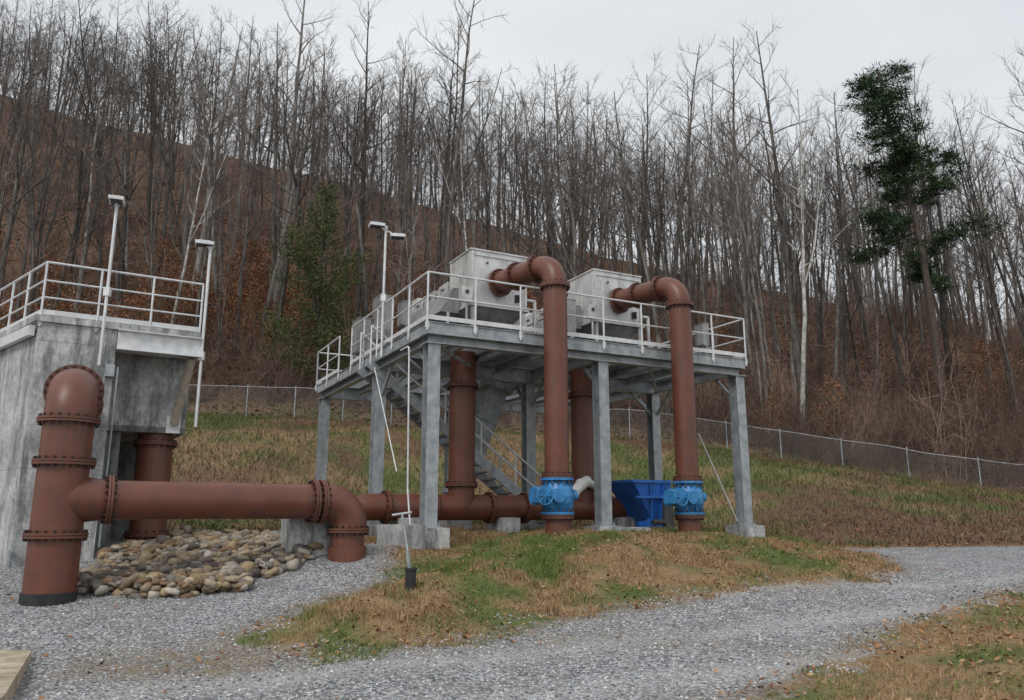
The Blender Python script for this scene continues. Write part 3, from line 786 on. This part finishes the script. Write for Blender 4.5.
def riser(t):
    base = P3(t, -.6, 0)
    D = (S*math.cos(math.radians(12))-F*math.sin(math.radians(12))).normalized()
    top = ZD+1.6; r = .272
    mb = MB()
    mb.tube(rounded([base+UZ*2.4, base+UZ*top, base+UZ*top+D*2.08], .5, 12), r, 28)
    mb.flange(base+UZ*(top-.56), UZ, r); mb.flange(base+UZ*top+D*.58, D, r); mb.flange(base+UZ*top+D*1.35, D, r)
    mb.flange(base+UZ*top+D*2.0, D, r)
    g = H1(base.x, base.y)
    mb.tube([base+UZ*(g-.4), base+UZ*1.55], r, 28)
    mb.tube([base+UZ*(g-.1), base+UZ*(g+.09)], r+.06, 28)
    mb.flange(base+UZ*2.43, UZ, r); mb.flange(base+UZ*1.56, UZ, r)
    mb.obj('riser_pipe', ['pipe', 'bolt'])
    v = MB()
    zc = 2.0
    prof = [(1.61, r+.09), (1.66, r+.09), (1.665, r+.0), (1.75, r+.03), (1.85, r+.075), (2.0, r+.09), (2.15, r+.075), (2.25, r+.03), (2.33, r), (2.335, r+.09), (2.385, r+.09)]
    for i in range(len(prof)-1):
        v.tube([base+UZ*prof[i][0], base+UZ*prof[i+1][0]], [prof[i][1], prof[i+1][1]], 28, 0, i in (0, len(prof)-2))
    A = -F
    v.tube([base+UZ*zc+A*.3, base+UZ*zc+A*.5], .13, 14); v.tube([base+UZ*zc+A*.48, base+UZ*zc+A*.6], .2, 18)
    v.box(base+UZ*zc+A*.55-S*.12, (.1, .16, .14), F, S, UZ)
    v.tube([base+UZ*zc+A*.2-S*.3, base+UZ*zc+A*.2-S*.42], .15, 14)
    v.tube([base+UZ*(zc+.02)+F*.33, base+UZ*(zc+.02)+F*.46], .12, 14)
    for k in range(10):
        an = k*math.tau/10
        v.bar(base+UZ*1.7+V((math.cos(an), math.sin(an), 0))*(r+.04), base+UZ*2.3+V((math.cos(an), math.sin(an), 0))*(r+.04), .02, .05, 0, up=V((math.cos(an), math.sin(an), 0)))
    for zz in (1.66, 2.335):
        for k in range(16):
            an = k*math.tau/16; c = base+V((math.cos(an), math.sin(an), 0))*(r+.06)
            v.tube([c+UZ*(zz-.09), c+UZ*(zz+.09)], .02, 6, 1, True, False)
    hc = base+UZ*zc+A*.55-S*.42
    v.tube([base+UZ*zc+A*.55-S*.2, hc], .025, 8)
    ring = [hc+(F*math.cos(k*math.tau/20)+UZ*math.sin(k*math.tau/20))*.19 for k in range(21)]
    v.tube(ring, .014, 6)
    for k in range(4):
        an = k*math.pi/4; dv = (F*math.cos(an)+UZ*math.sin(an))*.19; v.tube([hc-dv, hc+dv], .01, 6)
    v.obj('butterfly_valve', ['blue', 'dark'])
riser(2.75); riser(6.38)

mb = MB(); zh = 1.78; r = .31
mb.tube(rounded([P3(-1.0, 2.5, .5), P3(-1.0, 2.5, zh), P3(7.2, 2.5, zh)], .5, 8), r, 24)
for t in (-.1, 1.1, 2.6, 3.6, 4.4): mb.flange(P3(t, 2.5, zh), F, r)
for t, rr in ((1.84, .33), (5.4, .3)):
    mb.tube([P3(t, 2.5, zh), P3(t, 2.5, ZD-.05)], rr, 24)
    mb.flange(P3(t, 2.5, zh+.55), UZ, rr); mb.flange(P3(t, 2.5, ZD-.9), UZ, rr)
mb.flange(P3(7.2, 2.5, zh), F, r)
mb.obj('header_pipe', ['pipe', 'bolt'])
for t in (0.4, 3.0, 6.5):
    mb = MB(); mb.box(P3(t, 2.5, 1.2), (.25, .45, .33), F, S, UZ); mb.box(P3(t, 2.5, 1.536), (.2, .4, .005), F, S, UZ); mb.obj('pipe_support', ['conc'])
mb = MB()
t = 3.35
mb.bar(P3(t+.55, 4.75, ZD-.42), P3(t-.6, 4.85, 2.2), .62, .5, 0, up=S)
mb.bar(P3(t+.58, 4.75, ZD-.36), P3(t+.52, 4.75, ZD-.55), .8, .65, 0, up=S)
for k in (.33, .66):
    c_ = P3(t+.55, 4.75, ZD-.42).lerp(P3(t-.6, 4.85, 2.2), k); dd_ = (P3(t-.6, 4.85, 2.2)-P3(t+.55, 4.75, ZD-.42)).normalized()
    mb.bar(c_, c_+dd_*.05, .68, .56, 0, up=S)
mb.bar(P3(t-.58, 4.85, 2.22), P3(t-.62, 4.85, 2.1), .72, .58, 0, up=S)
mb.box(P3(t-.68, 4.85, 1.63), (.38, .36, .42), F, S, UZ)
mb.obj('discharge_chute', ['galv'])
# stairs
mb = MB(); s0 = 3.45
pt = P3(-.3, s0, ZD-.35); pb = P3(4.9, s0, ZB+.1)
for o in (0, .9):
    mb.bar(pt+S*o, pb+S*o, .05, .24)
    for h in (1.0, .55): mb.tube([pt+S*o+UZ*h, pb+S*o+UZ*h], .028, 8, 1)
    for k in range(6):
        p = pt.lerp(pb, k/5)+S*o; mb.tube([p, p+UZ*1.0], .026, 8, 1)
for k in range(1, 21):
    p = pt.lerp(pb, k/21)+S*.45; mb.box(p, (.14, .42, .018), F, S, UZ)
mb.box(P3(5.1, s0+.45, ZB-.05), (.4, .6, .12), F, S, UZ)
mb.obj('steel_stairs', ['galv', 'rail'])
# dumpster
mb = MB(); c = V((3.45, 21.2, 0)); k8 = .8
gD = H1(3.45, 21.2)
def dq(a, b_, z): return c+F*a*k8+S*b_*k8+UZ*(gD+(z-gD)*.98)
def shell(a0, a1, b0, b1, A0, A1, B0, B1, z0, z1, m=0):
    vs = [dq(a0, b0, z0), dq(a1, b0, z0), dq(a1, b1, z0), dq(a0, b1, z0), dq(A0, B0, z1), dq(A1, B0, z1), dq(A1, B1, z1), dq(A0, B1, z1)]
    mb.add(vs, [(0, 3, 2, 1), (0, 1, 5, 4), (1, 2, 6, 5), (2, 3, 7, 6), (3, 0, 4, 7)], m)
g = gD
shell(-.05, .55, -.6, .6, -.85, .62, -.75, .75, g+.3, g+1.3)
shell(-.02, .52, -.57, .57, -.81, .58, -.71, .71, g+.34, g+1.301, 1)
for b_ in (-.76, .76): mb.bar(dq(-.89, b_, g+1.31), dq(.66, b_, g+1.31), .06, .07)
for a in (-.86, .63): mb.bar(dq(a, -.72, g+1.31), dq(a, .72, g+1.31), .06, .07)
for b_ in (-.45, .45): mb.bar(dq(-.5, b_, g+.2), dq(.6, b_, g+.2), .12, .16)
for b_ in (-.7, -.25, .25, .7): mb.bar(dq(.6, b_*.92, g+.3), dq(.66, b_, g+1.26), .06, .06)
for a in (-.05, .3): mb.bar(dq(a, -.62, g+.32), dq(a*1.5-.1, -.78, g+1.25), .06, .05)
mb.bar(dq(-.8, -.80, g+.9), dq(.6, -.72, g+.9), .05, .06)
mb.bar(dq(-.1, -.5, g+.1), dq(-.1, -.5, g+.35), .1, .1); mb.bar(dq(.5, -.5, g+.05), dq(.5, -.5, g+.35), .1, .1)
mb.tube([dq(.3, -1.0, g), dq(.3, -1.0, g+.75)], .14, 14, 1); mb.tube([dq(.3, -1.0, g+.75), dq(.3, -1.0, g+.9)], [.14, .06], 14, 1)
mb.tube([dq(-.3, -1.0, g+.25), dq(.3, -1.0, g+.25)], .07, 10, 1)
mb.obj('dumpster', ['blued', 'dark'])
mb = MB()
hp = [P3(3.2, .6, 1.95), P3(3.7, .8, 1.92), P3(4.2, 1.1, 2.1), P3(4.7, 1.5, 2.35), P3(5.1, 1.9, 2.45), P3(5.5, 2.1, 2.35)]
mb.tube(hp, [.1, .13, .12, .14, .12, .1], 12)
for k in range(1, 5): mb.tube([hp[k], hp[k]+(hp[k+1]-hp[k]).normalized()*.05], .155, 12)
mb.obj('flexible_hose', ['white'])
mb = MB()
mb.box(P3(5.0, -.1, 1.2), (.5, .14, .1), F, S, UZ); mb.box(P3(5.0, -.1, 1.31), (.44, .1, .009), F, S, UZ)
mb.obj('concrete_curb', ['conc'])

def light_pole(base, zt, heads, rp=.032):
    mb = MB(); b_ = V(base)
    mb.tube([b_, V((b_.x, b_.y, zt))], rp, 10)
    tp = V((b_.x, b_.y, zt))
    mb.tube([tp-UZ*.05, tp+UZ*.04], rp+.015, 10)
    for d in heads:
        d = V(d); e_ = tp+d
        mb.tube([tp-UZ*.08, tp-UZ*.02+d*.5], .02, 8)
        dn = V((d.x, d.y, 0)).normalized(); sd = UZ.cross(dn)
        mb.box(e_+UZ*.0, (.19, .14, .035), dn, sd, UZ); mb.box(e_+UZ*.05, (.12, .08, .014), dn, sd, UZ)
        mb.box(e_-UZ*.041, (.16, .11, .005), dn, sd, UZ, 1)
    mb.box(b_+UZ*1.5, (.06, .045, .09))
    mb.obj('light_pole', ['rail', 'dark'])
light_pole(P3(-.26, 2.7, ZD-.3), 8.75, [(.3, .05, -.22), (-.22, -.08, .03)])

# ------------------------------------------------------------------ concrete building
L0 = V((-9.1, 14.6, 0)); Fp = V((.85, .527, 0)).normalized(); Np = V((-Fp.y, Fp.x, 0)); Wd = V((-.743, .669, 0))
def Q(q, n, z): return L0+Fp*q+Np*n+UZ*z
def xy(*pts): return [(p.x, p.y) for p in pts]
CB = empty('concrete_headworks_building')
ZL = 5.38; QE = 2.95
mb = MB()
mb.prism(xy(Q(0, 0, 0), Q(1.35, 0, 0), Q(1.35, 4.5, 0), L0+Wd*5.0), -.5, ZL-.13, 0)
mb.prism(xy(Q(1.352, .75, 0), Q(2.9, .75, 0), Q(2.9, 4.5, 0), Q(1.352, 4.5, 0)), 3.3, ZL-.13, 0)
mb.obj('pillar_wall', ['conc'], CB)
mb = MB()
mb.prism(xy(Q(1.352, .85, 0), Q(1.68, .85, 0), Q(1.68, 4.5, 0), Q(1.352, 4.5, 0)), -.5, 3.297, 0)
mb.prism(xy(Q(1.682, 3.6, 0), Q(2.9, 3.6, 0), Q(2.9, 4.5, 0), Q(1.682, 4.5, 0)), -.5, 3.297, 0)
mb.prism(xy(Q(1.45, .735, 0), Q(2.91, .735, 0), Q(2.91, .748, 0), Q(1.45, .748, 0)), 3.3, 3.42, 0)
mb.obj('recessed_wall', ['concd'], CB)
mb = MB()
mb.prism(xy(Q(-.08, -.06, 0), Q(QE, -.06, 0), Q(QE, 4.6, 0), L0+Wd*5.2), ZL-.127, ZL, 0)
mb.obj('deck_slab', ['conc'], CB)
mb = MB()
mb.bar(Q(1.36, -.03, ZL-.33), Q(QE, -.03, ZL-.33), .02, .38); mb.bar(Q(1.36, -.08, ZL-.53), Q(QE, -.08, ZL-.53), .1, .02)
mb.bar(Q(1.36, -.08, ZL-.139), Q(QE, -.08, ZL-.139), .1, .02)
mb.bar(Q(QE, -.0, ZL-.33), Q(QE, 3.5, ZL-.33), .02, .38)
mb.bar(Q(1.36, .35, ZL-.4), Q(QE-.02, .35, ZL-.4), .1, .22)
a0 = L0-V((.06, .07, 0)); mb.bar(a0+Wd*.1+UZ*(ZL-.3), a0+Wd*5.1+UZ*(ZL-.3), .1, .2)
mb.bar(Q(QE-.15, .1, ZL-.55), Q(QE-.3, .65, ZL-1.9), .12, .18, 1)
mb.box(Q(QE-.3, .72, ZL-1.9), (.14, .03, .18), Fp, Np, UZ, 0)
mb.obj('steel_framing', ['rail', 'wood'], CB)
mb = MB()
railing(mb, [L0+Wd*5+UZ*ZL, L0+UZ*ZL, Q(QE-.05, 0, ZL)], mids=(.36, .7), sp=.95, r=.023)
mb.obj('railing', ['rail'], CB)
mb = MB()
mb.tube([Q(1.42, -.1, ZL-.9), Q(1.42, -.1, 1.0)], .018, 6); mb.tube([Q(1.2, -.05, ZL-.2), Q(1.2, -.05, ZL-1.6)], .02, 6)
mb.tube([Q(.0, -.35, .95), Q(.0, .1, .95)], .045, 10); mb.tube([Q(.0, -.35, .95), Q(.0, -.35, .3)], .04, 10)
mb.box(Q(1.28, -.06, 4.4), (.08, .06, .12), Fp, Np, UZ)
mb.obj('wall_conduit', ['galv'], CB)
light_pole(Q(1.08, -.12, ZL-.9), 7.85, [(.04, -.1, .04)])
light_pole(Q(QE+.02, -.05, ZL-2.0), 7.3, [(-.12, -.05, .05)])
mb = MB(); pc = Q(2.4, 1.2, 0)
mb.tube([pc+UZ*.3, pc+UZ*3.29], .36, 28); mb.flange(pc+UZ*3.1, UZ, .36); mb.flange(pc+UZ*1.2, UZ, .36)
mb.obj('drop_pipe', ['pipe', 'bolt'])

# ------------------------------------------------------------------ big tee pipe in front
mb = MB(); Pp = V((-6.83, 12.0, 0)); r = .355; g = H1(Pp.x, Pp.y)
Dp = (V((-2.93, 14.3, 0))-Pp).normalized()
mb.tube(rounded([Pp+UZ*(g+.12), Pp+UZ*3.56, Pp+UZ*3.56+S*3.4], .5, 14), r, 36)
for z in (3.02, 2.38, 1.3): mb.flange(Pp+UZ*z, UZ, r, nb=20)
mb.flange(Pp+UZ*3.56+S*.56, S, r, nb=20); mb.flange(Pp+UZ*3.56+S*2.3, S, r, nb=20)
mb.tube([Pp+UZ*1.83, Pp+UZ*1.83+Dp*.32, Pp+UZ*1.83+Dp*.62], [.35, .345, .305], 32)
mb.flange(Pp+UZ*1.83+Dp*.66, Dp, .3, nb=18)
E_ = V((-2.93, 14.3, 1.83))
mb.tube(rounded([Pp+UZ*1.83+Dp*.6, E_, V((E_.x, E_.y, .6))], .42, 12), .3, 32)
mb.tube(rounded([E_-Dp*.5, E_, V((E_.x, E_.y, 1.25))], .42, 12), .325, 32)
mb.flange(E_-Dp*.52, Dp, .3, nb=18); mb.flange(E_-Dp*.66, Dp, .3, nb=18); mb.flange(V((E_.x, E_.y, 1.33)), UZ, .3, nb=18)
mb.tube([V((E_.x, E_.y, .7)), V((E_.x, E_.y, 1.05))], .34, 30)
mb.tube([Pp+UZ*(g-.3), Pp+UZ*(g+.13)], .375, 32, 2)
mb.obj('tee_pipe', ['pipe', 'bolt', 'black'])
def block(c, hx, hy, z0, z1):
    mb = MB()
    mb.box(V((c[0], c[1], (z0+z1)/2)), (hx, hy, (z1-z0)/2), F, S, UZ)
    mb.box(V((c[0], c[1], z1+.006)), (hx-.025, hy-.025, .006), F, S, UZ)
    mb.obj('concrete_block', ['conc'])
block((-3.72, 14.65), .42, .4, .3, 1.6)
block((-2.2, 15.9), .4, .3, .6, 1.4)

bx, by = -1.42, 11.35; g = H1(bx, by)
mb = MB()
mb.tube([V((bx, by, g-.1)), V((bx, by, g+.28))], .075, 16, 0)
mb.tube([V((bx, by, g+.28)), V((bx, by, g+.31))], .09, 16, 0)
mb.tube([V((bx, by+.02, g+.25)), V((bx-.16, by+.1, g+1.05))], .018, 8, 1)
mb.tube([V((bx-.3, by+.1, g+1.03)), V((bx-.02, by+.1, g+1.07))], .018, 8, 1)
mb.bar(V((bx-.02, by-.02, g+.3)), V((bx-.06, by, g+.55)), .03, .03, 1)
mb.obj('curb_stop_valve_key', ['black', 'galv'])

mb = MB(); g = max(H1(-5, 8), H1(-5.5, 8.7), H1(-6.5, 9), H1(-4.4, 7))
mb.prism([(-10, 4), (-3.4, 4.0), (-4.08, 6.7), (-5.15, 8.85), (-10, 9.25)], g-.25, g+.03)
mb.obj('concrete_pad', ['padc'])

# ------------------------------------------------------------------ world, sun, camera
w = bpy.data.worlds.new('World'); scene.world = w; w.use_nodes = True
nt = w.node_tree; bg = nt.nodes['Background']
sky = N(nt, 'ShaderNodeTexSky', sky_type='NISHITA'); sky.sun_disc = False
EL, AZ = math.radians(48), math.radians(205)
sky.sun_elevation = EL; sky.sun_rotation = AZ; sky.dust_density = 3
hs = N(nt, 'ShaderNodeHueSaturation'); hs.inputs['Saturation'].default_value = .25; nt.links.new(sky.outputs[0], hs.inputs['Color'])
tcw = N(nt, 'ShaderNodeTexCoord'); mp = N(nt, 'ShaderNodeMapping'); mp.inputs['Scale'].default_value = (1, 1, 3)
nt.links.new(tcw.outputs['Generated'], mp.inputs[0])
cn = noise(nt, 1.8, 6, .55, mp.outputs[0])
cc = ramp(nt, cn, [(.3, (.7, .75, .8)), (.7, (.91, .93, .95))])
sc = N(nt, 'ShaderNodeVectorMath', operation='SCALE'); sc.inputs['Scale'].default_value = 10.3
nt.links.new(cc, sc.inputs[0])
nt.links.new(mix(nt, .88, hs.outputs[0], sc.outputs[0]), bg.inputs['Color'])
bg.inputs['Strength'].default_value = .1
sl = bpy.data.lights.new('sun', 'SUN'); sl.energy = 1.5; sl.angle = math.radians(20); sl.color = (1, .97, .93)
so = bpy.data.objects.new('sun', sl); scene.collection.objects.link(so)
dirv = V((math.sin(AZ)*math.cos(EL), math.cos(AZ)*math.cos(EL), math.sin(EL)))
so.rotation_euler = dirv.to_track_quat('Z', 'Y').to_euler(); so.location = (0, 0, 30)
cam = bpy.data.cameras.new('camera'); cam.lens = 27.42; cam.sensor_width = 36; cam.clip_end = 2000; cam.clip_start = .05
co_ = bpy.data.objects.new('camera', cam); scene.collection.objects.link(co_)
co_.location = (0, 0, 1.6); co_.rotation_euler = (math.radians(90+11.94), 0, 0)
scene.camera = co_
scene.view_settings.view_transform = 'Standard'; scene.view_settings.look = 'None'; scene.view_settings.exposure = 0
